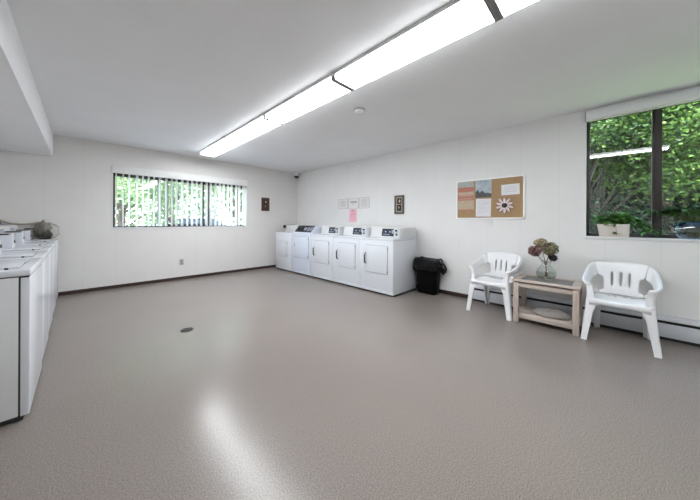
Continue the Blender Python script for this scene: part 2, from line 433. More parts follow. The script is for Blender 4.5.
# vertical blinds
t = thing('vertical_blind', 'open white vertical blinds hanging from a valance at the wide window', 'blinds', ((WX0 + WX1) / 2, YW + 0.05, WZ0))
cx = (WX0 + WX1) / 2
bx('valance', (0.345 - cx, 2.715 - cx, -0.075, -0.051, 1.99 - WZ0, 2.125 - WZ0), M['valance'], t, b=0.005)
bx('headrail', (WX0 + 0.01 - cx, WX1 - 0.01 - cx, -0.03, 0.03, 2.05 - WZ0, 2.09 - WZ0), M['white_paint'], t, b=0.003)
rng = random.Random(4)
slat0 = None
def slat_mesh():
    bm = NB()
    n = 6
    a = [(-0.0445 + 0.089 * k / n, 0.006 * (1 - ((k - n / 2) / (n / 2)) ** 2)) for k in range(n + 1)]
    prof = a + [(u, v + 0.0012) for u, v in reversed(a)]
    loft(bm, [[(u, v, 0.02) for u, v in prof], [(u, v, 1.0) for u, v in prof]])
    return bm
xs = [0.41 + 0.0895 * k for k in range(26)]
for k, x in enumerate(xs):
    if slat0 is None:
        s = slat0 = obj('slat', slat_mesh(), M['slat'], t)
    else:
        s = slat0.copy(); C.objects.link(s); s.parent = t
    s.location = (x - cx + rng.uniform(-0.012, 0.012), 0.0, 0.0)
    s.rotation_euler = (0, 0, math.radians(101 + rng.uniform(-5, 5)))
bm = NB(); tube(bm, [(2.66 - cx, -0.035, 1.0), (2.662 - cx, -0.036, 0.5), (2.66 - cx, -0.035, 0.05)], 0.004, 6)
obj('cord', bm, M['white_paint'], t)

# ------------------------------------------------------------------ ceiling lights
FX0, FX1, FZ = 1.54, 1.80, 2.422
L = 1.25
t = thing('ceiling_light', 'lit fluorescent ceiling light at the row end over the blinds window', 'ceiling light', ((FX0 + FX1) / 2, 5.47 - L / 2, ZC), group='row of fluorescent ceiling lights')
h = L / 2
bx('housing', (-0.122, 0.122, -h + 0.004, h - 0.004, -0.016, 0.0), M['fixture'], t)
bm = NB()
prof = [(-0.130, -0.012), (-0.130, -0.056), (-0.120, -0.068), (0.120, -0.068), (0.130, -0.056), (0.130, -0.012)]
loft(bm, [[(x, -h + 0.02, z) for x, z in prof], [(x, h - 0.02, z) for x, z in prof]])
obj('lens', bm, M['lens'], t)
for s in (-1, 1):
    bm = NB()
    prof2 = [(x * 1.03, z - (0.006 if z < -0.02 else -0.012)) for x, z in prof]
    loft(bm, [[(x, s * (h - 0.025), z) for x, z in prof2], [(x, s * (h - 0.001), z) for x, z in prof2]])
    obj('end_cap', bm, M['end_cap'], t)
for s in (-1, 1):
    bx('side_rail', (s * 0.132 - 0.003, s * 0.132 + 0.003, -h + 0.002, h - 0.002, -0.03, 0.0), M['fixture'], t)
fl0 = t
ordn = ['second', 'third', 'fourth', 'fifth', 'sixth', 'seventh']
for k in range(4):
    dup(fl0, (fl0.location.x, fl0.location.y - L * (k + 1), ZC), f'lit fluorescent ceiling light, {ordn[k]} in its row counted from the blinds window')

# smoke detector and corner camera
t = thing('smoke_detector', 'small white round smoke detector on the ceiling beside the light row', 'smoke detector', (2.28, 2.08, ZC))
bm = NB(); lathe(bm, [(0.068, 0.0), (0.068, -0.012)], 24); obj('mounting_plate', bm, M['soft_gap'], t, angle=40)
bm = NB(); lathe(bm, [(0.062, -0.012), (0.062, -0.03), (0.045, -0.046), (0.015, -0.05)], 24); obj('cover', bm, M['white_plastic'], t, angle=40)
t = thing('security_camera', 'small white security camera with dark lens in the ceiling corner', 'camera', (4.03, 5.97, ZC), rz=math.radians(0))
bm = NB(); lathe(bm, [(0.085, 0.0), (0.085, -0.035), (0.075, -0.042)], 20); obj('base', bm, M['white_plastic'], t, angle=40)
bm = NB(); lathe(bm, [(0.066, -0.042), (0.072, -0.065), (0.072, -0.095), (0.066, -0.105)], 20); obj('housing', bm, M['white_plastic'], t, angle=40)
bm = NB(); lathe(bm, [(0.065, -0.104), (0.058, -0.128), (0.038, -0.148), (0.01, -0.155)], 20); obj('lens', bm, M['black_plastic'], t, angle=50)

# floor drain
t = thing('floor_drain', 'small dark metal floor drain set in the speckled floor', 'drain', (0.782, 3.2, 0.0))
bm = NB(); lathe(bm, [(0.062, 0.0005), (0.062, 0.003), (0.054, 0.004), (0.054, 0.0005)], 24); obj('rim', bm, M['dark_metal'], t)
bm = NB()
for k in range(-3, 4):
    hw = math.sqrt(0.054 ** 2 - (k * 0.014) ** 2)
    box(bm, k * 0.014 - 0.004, k * 0.014 + 0.004, -hw, hw, 0.0006, 0.003)
obj('grate', bm, M['dark_metal'], t)

# wall outlet
t = thing('wall_outlet', 'beige power outlet low on the wall below the blinds window', 'outlet', (1.38, YW, 0.345))
bx('cover_plate', (-0.036, 0.036, -0.006, 0.0, -0.058, 0.058), M['outlet'], t, b=0.003)
for z in (-0.024, 0.024):
    s = bx('socket', (-0.016, 0.016, -0.0085, -0.006, z - 0.014, z + 0.014), M['soft_gap'], t, b=0.002)
    for x in (-0.006, 0.006):
        bx('slot', (x - 0.0015, x + 0.0015, -0.0092, -0.0085, z - 0.006, z + 0.006), M['groove'], s)

# ------------------------------------------------------------------ dryers
def dryer_body(t, em, wid):
    hw = wid / 2
    bx('plinth', (0.03, 0.66, -hw + 0.01, hw - 0.01, 0.0, 0.032), M['groove'], t)
    bx('body', (0.002, 0.69, -hw, hw, 0.03, 0.868), em, t, b=0.004)
    bx('kick_panel', (-0.004, 0.004, -hw + 0.003, hw - 0.003, 0.032, 0.072), em, t, b=0.002)
    bx('front_panel', (-0.004, 0.004, -hw + 0.003, hw - 0.003, 0.077, 0.866), em, t, b=0.002)
    bx('top_panel', (-0.008, 0.695, -hw - 0.002, hw + 0.002, 0.868, 0.902), em, t, b=0.008)

def dryer_console(t, em, wid, plain=False):
    hw = wid / 2
    bm = NB()
    prism(bm, [(0.255, 0.902), (0.29, 1.072), (0.69, 1.072), (0.695, 0.902)], 'y', -hw + 0.004, hw - 0.004)
    bmesh.ops.bevel(bm, geom=list(bm.edges), offset=0.006, segments=2, affect='EDGES')
    con = obj('console', bm, M['grey_enamel'], t, angle=40)
    if plain: return
    # the sloped dark control panel, on the console's front
    def slope(z, d): return 0.255 + (z - 0.902) / 0.17 * 0.035 - d
    bm = NB()
    z0, z1 = 0.926, 1.05
    loft(bm, [[(slope(z0, 0.006), y, z0), (slope(z1, 0.006), y, z1), (slope(z1, -0.004), y, z1), (slope(z0, -0.004), y, z0)] for y in (-0.215, 0.078)])
    cp = obj('control_panel', bm, M['panel_blue'], t)
    for k, y in enumerate((0.045, 0.0, -0.045, -0.09)):
        bm = NB(); zz = 1.0
        box(bm, slope(zz, 0.011), slope(zz, 0.004), y - 0.014, y + 0.014, zz - 0.012, zz + 0.012, b=0.002)
        obj('button', bm, M['print_grey'] if k % 2 else M['black_plastic'], cp)
    bm = NB(); box(bm, slope(0.955, 0.009), slope(0.955, 0.004), -0.09, 0.05, 0.95, 0.96); obj('printed_strip', bm, M['print_grey'], cp)
    bm = NB(); box(bm, slope(0.99, 0.010), slope(0.99, 0.004), -0.195, -0.125, 0.95, 1.03, b=0.002); obj('display', bm, M['print_grey'], cp)
    # coin meter
    me = bx('coin_meter', (0.175, 0.30, -0.338, -0.226, 0.902, 1.06), M['white_enamel'], t, b=0.006)
    bx('coin_slot', (0.169, 0.176, -0.30, -0.25, 1.01, 1.04), M['black_plastic'], me, b=0.003)
    bx('lock', (0.167, 0.176, -0.298, -0.268, 0.945, 0.975), M['dark_metal'], me, b=0.004)
    bx('coin_slide', (0.14, 0.176, -0.31, -0.245, 0.986, 0.997), M['chrome'], me, b=0.002)

DW = 0.692
def dryer_door(t, em, y0, y1, z0, z1, handle=True, nested=False):
    bx('door_gap', (-0.006, -0.0035, y0 - 0.006, y1 + 0.006, z0 - 0.006, z1 + 0.006), M['soft_gap'], t)
    d = bx('door', (-0.020, -0.005, y0, y1, z0, z1), em, t, b=0.006)
    for z in (z0 + 0.04, z1 - 0.04):
        bx('hinge', (-0.022, -0.006, y0 - 0.010, y0 - 0.001, z - 0.02, z + 0.02), M['soft_gap'], d, b=0.002)
    if nested:
        bx('inner_rim', (-0.0215, -0.0195, y0 + 0.045, y1 - 0.045, z0 + 0.04, z1 - 0.04), M['soft_gap'], d)
        bx('inner_panel', (-0.026, -0.0205, y0 + 0.05, y1 - 0.05, z0 + 0.045, z1 - 0.045), em, d, b=0.004)
    if handle:
        bm = NB(); yh = y1 - 0.002; zm = (z0 + z1) / 2
        tube(bm, [(-0.018, yh, zm - 0.085), (-0.045, yh, zm - 0.06), (-0.047, yh, zm), (-0.045, yh, zm + 0.06), (-0.018, yh, zm + 0.085)], 0.011, 8)
        obj('handle', bm, M['black_plastic'], d, smooth=True)

DX = 3.335
DY = [5.472, 4.765, 4.06, 3.362, 2.672]
GD = 'coin dryers in a row'
t = thing('clothes_dryer', 'white coin dryer with dark door handle at row end beside the black trash bin', 'dryer', (DX, DY[4], 0), group=GD)
dryer_body(t, M['white_enamel'], DW); dryer_door(t, M['white_enamel'], -0.238, 0.204, 0.34, 0.78); dryer_console(t, M['grey_enamel'], DW)
d5 = t
dup(d5, (DX, DY[3], 0), 'white coin dryer with dark door handle, second from the black trash bin')
dup(d5, (DX, DY[2], 0), 'white coin dryer with dark door handle beside the black-panelled dryer')
t = thing('clothes_dryer', 'bluish-white dryer with a sloped black control panel along its top front', 'dryer', (DX, DY[1], 0), group=GD)
dryer_body(t, M['blue_enamel'], DW)
bx('door_gap', (-0.006, -0.0035, -0.291, 0.262, 0.369, 0.843), M['soft_gap'], t)
d = bx('door', (-0.022, -0.005, -0.285, 0.256, 0.375, 0.837), M['blue_enamel'], t, b=0.01)
bx('handle', (-0.026, -0.02, 0.20, 0.225, 0.60, 0.69), M['soft_gap'], d, b=0.003)
for z in (0.42, 0.79):
    bx('hinge', (-0.024, -0.006, -0.296, -0.286, z - 0.02, z + 0.02), M['soft_gap'], d, b=0.002)
bm = NB(); prism(bm, [(0.035, 0.902), (0.035, 0.925), (0.16, 1.07), (0.30, 1.07), (0.30, 0.902)], 'y', -0.335, 0.335)
obj('console', bm, M['blue_enamel'], t)
bm = NB(); n_ = Vector((-0.145, 0, 0.125)).normalized()
A, B_ = Vector((0.04, 0, 0.931)), Vector((0.158, 0, 1.068))
loft(bm, [[(p.x + n_.x * k, y, p.z + n_.z * k) for p, k in ((A, 0.001), (B_, 0.001), (B_, 0.008), (A, 0.008))] for y in (-0.305, 0.285)])
cp = obj('control_panel', bm, M['black_plastic'], t)
for k, y in enumerate((0.20, 0.07)):
    bm = NB(); c0 = A.lerp(B_, 0.5) + n_ * 0.008; q = n_.to_track_quat('Z', 'Y').to_matrix()
    rings = []
    for r, hh in ((0.036, 0), (0.034, 0.016), (0.02, 0.02)):
        rings.append([c0 + Vector((0, y, 0)) + q @ Vector((r * math.cos(a * PI / 8), r * math.sin(a * PI / 8), hh)) for a in range(16)])
    loft(bm, rings); obj('knob', bm, M['dark_metal'], cp, angle=40)
for y0, y1, f0, f1 in ((-0.10, 0.0, 0.3, 0.7), (-0.2, -0.14, 0.2, 0.75), (-0.29, -0.23, 0.2, 0.8)):
    bm = NB(); a, b2 = A.lerp(B_, f0), A.lerp(B_, f1)
    loft(bm, [[(p.x + n_.x * k, y, p.z + n_.z * k) for p, k in ((a, 0.007), (b2, 0.007), (b2, 0.0095), (a, 0.0095))] for y in (y0, y1)])
    obj('printed_label', bm, M['print_grey'], cp)
bm = NB(); box(bm, 0.30, 0.45, -0.335, -0.20, 0.902, 1.07, b=0.006); me = obj('coin_meter', bm, M['grey_enamel'], t, angle=40)
bx('coin_slot', (0.293, 0.301, -0.31, -0.24, 1.0, 1.05), M['black_plastic'], me, b=0.003)
t = thing('clothes_dryer', 'white dryer with a small raised square door, standing in the room corner', 'dryer', (DX, DY[0], 0), group=GD)
dryer_body(t, M['white_enamel'], DW); dryer_door(t, M['white_enamel'], -0.165, 0.195, 0.335, 0.70, handle=False, nested=True)
dryer_console(t, M['grey_enamel'], DW, plain=True)
bx('coin_chute', (0.20, 0.26, 0.30, 0.338, 1.0, 1.075), M['dark_metal'], t, b=0.008)

# ------------------------------------------------------------------ washers (front faces +x)
def washer(t):
    hw = 0.345
    bx('plinth', (-0.66, -0.035, -hw + 0.01, hw - 0.01, 0.012, 0.04), M['groove'], t)
    for sx in (-0.60, -0.03):
        for sy in (-hw + 0.04, hw - 0.04):
            bm = NB(); lathe(bm, [(0.022, 0.0), (0.022, 0.012), (0.012, 0.014), (0.012, 0.035)], 14, sx - 0.015, sy); obj('foot', bm, M['black_plastic'], t)
    bx('body', (-0.68, -0.042, -hw, hw, 0.035, 0.838), M['side_enamel'], t, b=0.003)
    bx('front_panel', (-0.036, 0.0, -hw, hw, 0.03, 0.835), M['white_enamel'], t, b=0.006)
    bx('panel_gap', (-0.044, -0.034, -hw + 0.002, hw - 0.002, 0.035, 0.835), M['groove'], t)
    bx('top_gap', (-0.675, -0.004, -hw + 0.003, hw - 0.003, 0.834, 0.845), M['groove'], t)
    bx('top_panel', (-0.685, 0.006, -hw - 0.003, hw + 0.003, 0.843, 0.884), M['white_enamel'], t, b=0.011, seg=3)
    ln = bx('lid', (-0.31, -0.05, -0.27, 0.20, 0.884, 0.893), M['white_enamel'], t, b=0.004)
    bx('lid_gap', (-0.314, -0.046, -0.274, 0.204, 0.8838, 0.8855), M['soft_gap'], t)
    bx('lid_lip', (-0.052, -0.046, -0.06, 0.03, 0.884, 0.892), M['soft_gap'], ln)
    bm = NB(); lathe(bm, [(0.008, 0.884), (0.008, 0.893), (0.005, 0.895)], 10, -0.09, -0.31); obj('lid_switch', bm, M['black_plastic'], t)
    bm = NB(); prism(bm, [(-0.34, 0.884), (-0.385, 1.10), (-0.66, 1.10), (-0.68, 0.884)], 'y', -hw + 0.004, hw - 0.004)
    bmesh.ops.bevel(bm, geom=list(bm.edges), offset=0.006, segments=2, affect='EDGES')
    obj('console', bm, M['grey_enamel'], t, angle=40)
    bm = NB()
    def sl(z, d): return -0.34 - (z - 0.884) / 0.216 * 0.045 + d
    loft(bm, [[(sl(0.93, -0.004), y, 0.93), (sl(1.07, -0.004), y, 1.07), (sl(1.07, 0.004), y, 1.07), (sl(0.93, 0.004), y, 0.93)] for y in (-0.30, -0.06)])
    obj('control_panel', bm, M['print_grey'], t)
    me = bx('coin_meter', (-0.40, -0.245, 0.0, 0.16, 0.884, 1.045), M['white_enamel'], t, b=0.006)
    bx('coin_slide', (-0.30, -0.20, 0.03, 0.13, 1.046, 1.058), M['dark_metal'], me, b=0.003)
    bx('lock', (-0.246, -0.238, 0.06, 0.09, 0.94, 0.97), M['dark_metal'], me, b=0.003)

GW = 'coin washers in a row'
t = thing('washing_machine', 'white top-load washer with bare side panel at the open end of its row', 'washer', (-0.217, 2.765, 0), group=GW)
washer(t); w_1 = t
for k, lab in enumerate(('second white top-load washer from the bare side panel, in the row by the wall', 'middle one of the five white top-load washers, third from the bare side panel',
                         'fourth white top-load washer from the bare side panel, next to the last one', 'white top-load washer against the blinds wall with a grey bag on top')):
    dup(w_1, (-0.217 - 0.011 * (k + 1), 2.765 + 0.712 * (k + 1), 0), lab)

# grey bag with clear liner on the last washer
t = thing('laundry_bag', 'crumpled grey bag with dark folds on the washer by the blinds wall', 'bag', (-0.455, 5.915, 0.893))
def blob(cx, cy, cz, rx, ry, rz, seed, amp=0.18, sub=3):
    bm = NB(); bmesh.ops.create_icosphere(bm, subdivisions=sub, radius=1.0)
    rg = random.Random(seed); ph = [rg.uniform(0, 6.28) for _ in range(9)]
    for v in bm.verts:
        p = v.co.copy()
        k = 1 + amp * (math.sin(5 * p.x + ph[0]) * math.sin(4 * p.y + ph[1]) + 0.6 * math.sin(9 * p.z + ph[2]) * math.sin(8 * p.x + ph[3]))
        v.co = Vector((cx + p.x * rx * k, cy + p.y * ry * k, cz + p.z * rz * k))
        if v.co.z < 0: v.co.z = 0
    return bm
obj('bag_body', blob(0.04, 0.0, 0.12, 0.085, 0.10, 0.13, 3, 0.3), M['bag_grey'], t, smooth=True)
obj('dark_fold', blob(0.085, -0.06, 0.055, 0.06, 0.07, 0.07, 5, 0.3), M['bag_dark'], t, smooth=True)
bm = blob(0.085, 0.0, 0.11, 0.125, 0.12, 0.125, 8, 0.12)
obj('clear_liner', bm, M['clear'], t, smooth=True)
# hose looping along the wall behind the washers
t = thing('drain_hose', 'beige hose with a black valve looping along the wall above the washers', 'hose', (-0.80, YW - 0.05, 1.12))
bm = NB(); tube(bm, [(-0.20, 0.02, 0.04), (-0.08, 0.015, 0.055), (0.0, 0.01, 0.05), (0.08, 0.01, 0.005), (0.18, 0.01, -0.01), (0.30, 0.015, 0.0), (0.36, 0.02, 0.02)], 0.012, 8)
obj('hose_line', bm, M['hose'], t, smooth=True)
bx('valve', (-0.045, -0.0, -0.03, 0.04, -0.01, 0.03), M['black_plastic'], t, b=0.006)

# ------------------------------------------------------------------ trash bin with black liner
t = thing('trash_bin', 'slim black trash bin with black liner folded over its rim', 'trash bin', (3.985, 2.085, 0), rz=0.0)
BH = 1.06
bm = NB(); loft(bm, [rrect(0, 0, 0.17, 0.31, 0.0, 0.25), rrect(0, 0, 0.18, 0.32, 0.02, 0.25), rrect(0, 0, 0.225, 0.40, 0.53, 0.25), rrect(0, 0, 0.235, 0.41, 0.55, 0.25)])
obj('bin_body', bm, M['bin_black'], t, angle=40)
bm = NB(); rg = random.Random(7)
rings = []; N = 48
def ringw(w_, d_, z, amp, ph):
    base = rrect(0, 0, w_, d_, z, 0.3, 11)
    r = []
    for i, p in enumerate(base):
        a = 2 * PI * i / len(base); k = 1 + amp * (math.sin(7 * a + ph) + 0.6 * math.sin(13 * a + 2.1 * ph)) / max(0.2, 1)
        r.append((p[0] * k, p[1] * k, z + 0.9 * amp * 0.25 * math.sin(5 * a + ph * 1.7) + amp * 0.12 * math.sin(9 * a)))
    return r
rings = [ringw(0.215, 0.39, 0.44 * BH, 0.02, 0.2), ringw(0.26, 0.44, 0.335 * BH, 0.07, 1.0), ringw(0.275, 0.465, 0.37 * BH, 0.06, 1.3), ringw(0.275, 0.47, 0.44 * BH, 0.04, 1.9),
         ringw(0.262, 0.45, 0.51 * BH, 0.03, 2.5), ringw(0.235, 0.42, 0.543 * BH, 0.035, 3.0), ringw(0.19, 0.36, 0.535 * BH, 0.04, 3.3), ringw(0.16, 0.32, 0.48 * BH, 0.03, 3.7), ringw(0.12, 0.26, 0.40 * BH, 0.03, 4.0)]
loft(bm, rings, cap=False)
o = obj('liner', bm, M['bag_black'], t, smooth=True)
s = o.modifiers.new('sub', 'SUBSURF'); s.levels = 1; s.render_levels = 1
bm = blob(0.02, -0.245, 0.42, 0.055, 0.05, 0.085, 9, 0.15); obj('liner_knot', bm, M['bag_black'], t, smooth=True)

# ------------------------------------------------------------------ baseboard heater
t = thing('baseboard_heater', 'long white baseboard heater with dark slot behind the chairs and table', 'heater', (XW, 0, 0))
y0, y1 = YF + 0.05, 1.42
bx('back_panel', (-0.012, 0.0, y0, y1, 0.02, 0.24), M['white_enamel'], t, b=0.003)
bm = NB(); prism(bm, [(-0.012, 0.225), (-0.05, 0.215), (-0.066, 0.198), (-0.066, 0.192), (-0.048, 0.208), (-0.012, 0.217)], 'y', y0, y1); obj('hood', bm, M['white_enamel'], t)
bx('front_panel', (-0.068, -0.060, y0, y1, 0.03, 0.165), M['white_enamel'], t, b=0.003)
bx('damper', (-0.060, -0.054, y0, y1, 0.176, 0.184), M['dark_metal'], t)
bx('fins', (-0.058, -0.012, y0 + 0.01, y1 - 0.01, 0.05, 0.16), M['groove'], t)
bx('inner_backing', (-0.018, -0.011, y0 + 0.01, y1 - 0.01, 0.02, 0.216), M['groove'], t)
bx('end_cap', (-0.070, 0.0, y1 - 0.004, y1 + 0.03, 0.012, 0.235), M['white_enamel'], t, b=0.004)
bx('base_shadow_gap', (-0.052, -0.012, y0, y1, 0.0, 0.03), M['groove'], t)

# ------------------------------------------------------------------ plastic armchairs
def stations():
    out_ = []
    for x in (0.0075, 0.057, 0.072, 0.10, 0.13):
        q = (x / 0.15) ** 2
        out_.append(((x, -0.195 + 0.01 * q, 0.405), (1.13 * x, -0.27 + 0.025 * q, 0.748 - 0.010 * q)))
    out_ += [((0.165, -0.182, 0.405), (0.196, -0.240, 0.732)), ((0.190, -0.170, 0.405), (0.228, -0.215, 0.716)), ((0.210, -0.135, 0.405), (0.243, -0.170, 0.684)),
             ((0.220, -0.080, 0.405), (0.248, -0.100, 0.650)), ((0.224, 0.02, 0.405), (0.250, 0.0, 0.622)), ((0.226, 0.10, 0.405), (0.250, 0.085, 0.606)),
             ((0.226, 0.150, 0.405), (0.249, 0.135, 0.597)), ((0.225, 0.200, 0.405), (0.243, 0.185, 0.584)), ((0.217, 0.226, 0.405), (0.230, 0.212, 0.573)), ((0.168, 0.236, 0.405), (0.186, 0.222, 0.566))]
    return out_
ROWS = [0.0, 0.14, 0.26, 0.56, 0.68, 0.88, 1.0]
def shell_part(name, st, keep, t):
    cols = []
    for b0, t0 in st:
        b0, t0 = Vector(b0), Vector(t0)
        col = []
        for s_ in ROWS:
            p = b0.lerp(t0, s_)
            nrm = Vector((t0.x, t0.y + 0.02, 0)); nrm = nrm.normalized() if nrm.length > 1e-4 else Vector((0, -1, 0))
            p -= nrm * 0.012 * math.sin(s_ * PI)      # slight hollow
            col.append(p)
        nrm = Vector((t0.x, t0.y + 0.02, 0)).normalized()
        kk = 1.0 if t0.y < 0.15 else 0.45
        col.append(t0 + nrm * 0.014 * kk + Vector((0, 0, -0.003)))
        col.append(t0 + nrm * 0.024 * kk + Vector((0, 0, -0.022)))
        cols.append(col)
    bm = NB(); vs = [[bm.verts.new(p) for p in c] for c in cols]
    for i in range(len(cols) - 1):
        for j in range(len(cols[0]) - 1):
            if keep(i, j): bm.faces.new((vs[i][j], vs[i + 1][j], vs[i + 1][j + 1], vs[i][j + 1]))
    bmesh.ops.delete(bm, geom=[v for v in bm.verts if not v.link_faces], context='VERTS')
    o = obj(name, bm, M['white_plastic'], t, smooth=True)
    so = o.modifiers.new('thick', 'SOLIDIFY'); so.thickness = 0.011; so.offset = 0
    su = o.modifiers.new('sub', 'SUBSURF'); su.levels = 2; su.render_levels = 2
    return o
def chair(t):
    H_ = stations()
    centre = [((-b0[0], b0[1], b0[2]), (-t0[0], t0[1], t0[2])) for b0, t0 in reversed(H_[:6])] + H_[:6]
    # columns of the back panel: three slots, side openings start outside x = .14
    n = len(centre)
    slots = {(n // 2 - 1), (n // 2 - 3), (n // 2 + 1)}
    def keep_c(i, j):
        if i in slots and 2 <= j <= 3: return False
        if i in (0, n - 2) and 1 <= j <= 2: return False
        return True
    shell_part('backrest', centre, keep_c, t)
    for sg in (-1, 1):
        side = [((sg * b0[0], b0[1], b0[2]), (sg * t0[0], t0[1], t0[2])) for b0, t0 in H_[5:]]
        m_ = len(side)
        shell_part('armrest', side, lambda i, j: not (i < m_ - 3 and 1 <= j <= 2), t)
    # seat: gently dished plate with apron and rear slots
    bm = NB(); nx, ny = 17, 10
    gx = [-1 + 2 * k / (nx - 1) for k in range(nx)]
    def sp_(u, k):
        y = 0.225 - 0.42 * k / (ny - 1)
        hw = 0.218 - 0.030 * max(0, (k - 3) / (ny - 4)) ** 1.5
        z = 0.425 - 0.022 * k / (ny - 1) - 0.014 * (1 - u * u) * math.sin(PI * min(1, k / (ny - 1) + 0.15))
        return Vector((u * hw, y + 0.012 * (1 - u * u), z))
    vs = [[bm.verts.new(sp_(u, k)) for u in gx] for k in range(ny)]
    for k in range(ny - 1):
        for i in range(nx - 1):
            if k in (7,) and i in (4, 6, 9, 11): continue
            bm.faces.new((vs[k][i], vs[k][i + 1], vs[k + 1][i + 1], vs[k + 1][i]))
    ap = [bm.verts.new(v.co + Vector((0, 0.010, -0.012))) for v in vs[0]]
    ap2 = [bm.verts.new(v.co + Vector((0, 0.012, -0.050 - 0.03 * abs(gx[i]) ** 4))) for i, v in enumerate(vs[0])]
    for i in range(nx - 1):
        bm.faces.new((vs[0][i + 1], vs[0][i], ap[i], ap[i + 1])); bm.faces.new((ap[i + 1], ap[i], ap2[i], ap2[i + 1]))
    for sg in (0, nx - 1):
        a_ = [vs[k][sg] for k in range(ny)]; b_ = [bm.verts.new(v.co + Vector((0, 0, -0.05))) for v in a_]
        for k in range(ny - 1):
            bm.faces.new((a_[k], a_[k + 1], b_[k + 1], b_[k]))
    o = obj('seat', bm, M['white_plastic'], t, smooth=True)
    so = o.modifiers.new('thick', 'SOLIDIFY'); so.thickness = 0.008; so.offset = -1
    # legs: L-shaped tapering profiles, open to the inside
    def leg(sx, sy, secs):
        bm = NB(); rings = []
        for (z, ox, oy, wx, wy, th) in secs:
            # outer corner at (ox, oy); flanges run inwards
            q = [(0, 0.012), (0.004, 0.003), (0.013, 0), (wx, 0), (wx, th), (th, th), (th, wy), (0, wy)]
            rings.append([(sx * (ox - a), sy * (oy - b) if sy > 0 else -(oy - b), z) for a, b in q])
        loft(bm, rings)
        return obj('leg', bm, M['white_plastic'], t, angle=45)
    for sx in (-1, 1):
        leg(sx, 1, [(0.0, 0.266, 0.262, 0.046, 0.048, 0.016), (0.02, 0.265, 0.261, 0.047, 0.048, 0.016), (0.30, 0.238, 0.240, 0.066, 0.075, 0.016), (0.36, 0.232, 0.238, 0.085, 0.10, 0.016), (0.385, 0.229, 0.237, 0.13, 0.15, 0.016), (0.42, 0.225, 0.232, 0.16, 0.17, 0.016)])
        leg(sx, -1, [(0.0, 0.205, 0.262, 0.044, 0.050, 0.016), (0.28, 0.206, 0.212, 0.055, 0.06, 0.016), (0.36, 0.204, 0.198, 0.075, 0.08, 0.016), (0.40, 0.202, 0.193, 0.12, 0.10, 0.016)])
GC = 'white plastic armchairs against the wall'
# world: local +y (front) -> -x
t = thing('plastic_armchair', 'white plastic armchair below the plant window, beside the table', 'chair', (3.760, -0.106, 0), rz=math.radians(86.5), group=GC)
chair(t); ch1 = t
dup(ch1, (3.815, 1.040, 0), 'white plastic armchair between the trash bin and the wooden table', rz=math.radians(86.0))

# ------------------------------------------------------------------ side table
t = thing('side_table', 'pale washed-wood side table with dark inset top and lower shelf', 'table', (3.765, 0.478, 0), rz=math.radians(-1.0))
tx, ty = 0.225, 0.305
bm = NB()
box(bm, -tx, -tx + 0.065, -ty, ty, 0.478, 0.502, b=0.004); box(bm, tx - 0.065, tx, -ty, ty, 0.478, 0.502, b=0.004)
box(bm, -tx + 0.066, tx - 0.066, -ty, -ty + 0.075, 0.478, 0.502, b=0.004); box(bm, -tx + 0.066, tx - 0.066, ty - 0.075, ty, 0.478, 0.502, b=0.004)
obj('top_frame', bm, M['wood'], t, angle=40)
bx('inset', (-tx + 0.064, tx - 0.064, -ty + 0.073, ty - 0.073, 0.482, 0.499), M['slate'], t)
bx('top_gap', (-tx + 0.03, tx - 0.03, -ty + 0.03, ty - 0.03, 0.464, 0.48), M['frame_tan'], t)
for sx in (-1, 1):
    for sy in (-1, 1):
        bx('leg', (sx * 0.188 - 0.026, sx * 0.188 + 0.026, sy * 0.268 - 0.026, sy * 0.268 + 0.026, 0.0, 0.468), M['wood_v'], t, b=0.004)
for sx in (-1, 1):
    bx('apron', (sx * 0.192 - 0.010, sx * 0.192 + 0.010, -0.243, 0.243, 0.415, 0.467), M['wood'], t, b=0.002)
for sy in (-1, 1):
    bx('apron', (-0.163, 0.163, sy * 0.272 - 0.010, sy * 0.272 + 0.010, 0.415, 0.467), M['wood'], t, b=0.002)
bm = NB()
for k in range(5):
    x0 = -0.165 + k * 0.066
    box(bm, x0, x0 + 0.0645, -0.29, 0.29, 0.085, 0.103, b=0.003)
obj('shelf', bm, M['wood'], t, angle=40)
for sx in (-1, 1):
    bx('shelf_rail', (sx * 0.186 - 0.011, sx * 0.186 + 0.011, -0.243, 0.243, 0.055, 0.104), M['wood'], t, b=0.002)

# oval grey cloth on the shelf
bm = NB(); rings = []
rg = random.Random(2)
for r, z in ((0.96, 0.0), (1.0, 0.012), (0.98, 0.03), (0.9, 0.046), (0.7, 0.06), (0.4, 0.067), (0.1, 0.069)):
    rings.append([(0.115 * r * math.cos(a * PI / 20) * (1 + 0.03 * math.sin(a * 1.1)), 0.175 * r * math.sin(a * PI / 20), z * (1 + 0.10 * math.sin(a * 0.9))) for a in range(40)])
loft(bm, rings)
o = obj('folded_cloth', bm, M['grey_cloth'], smooth=True); o.location = (3.735, 0.435, 0.104)
tag(o, 'flat oval bundle of grey cloth on the lower shelf of the wooden table', 'cloth')

# vase with dried hydrangeas
VX, VY, VZ = 3.80, 0.495, 0.5025
t = thing('glass_vase', 'round clear glass vase holding dried flowers on the wooden table', 'vase', (VX, VY, VZ))
bm = NB()
prof = [(0.05, 0.0), (0.078, 0.01), (0.097, 0.045), (0.099, 0.075), (0.085, 0.115), (0.058, 0.15), (0.042, 0.175), (0.042, 0.195), (0.052, 0.215),
        (0.048, 0.213), (0.038, 0.194), (0.038, 0.176), (0.054, 0.148), (0.080, 0.113), (0.094, 0.075), (0.092, 0.046), (0.074, 0.014), (0.02, 0.010)]
lathe(bm, prof, 32); obj('vase_body', bm, M['vase_glass'], t, smooth=True)
bm = NB(); lathe(bm, [(0.02, 0.0115), (0.073, 0.0155), (0.0905, 0.047), (0.092, 0.07), (0.086, 0.085), (0.01, 0.085)], 28); obj('water', bm, M['water'], t, smooth=True)
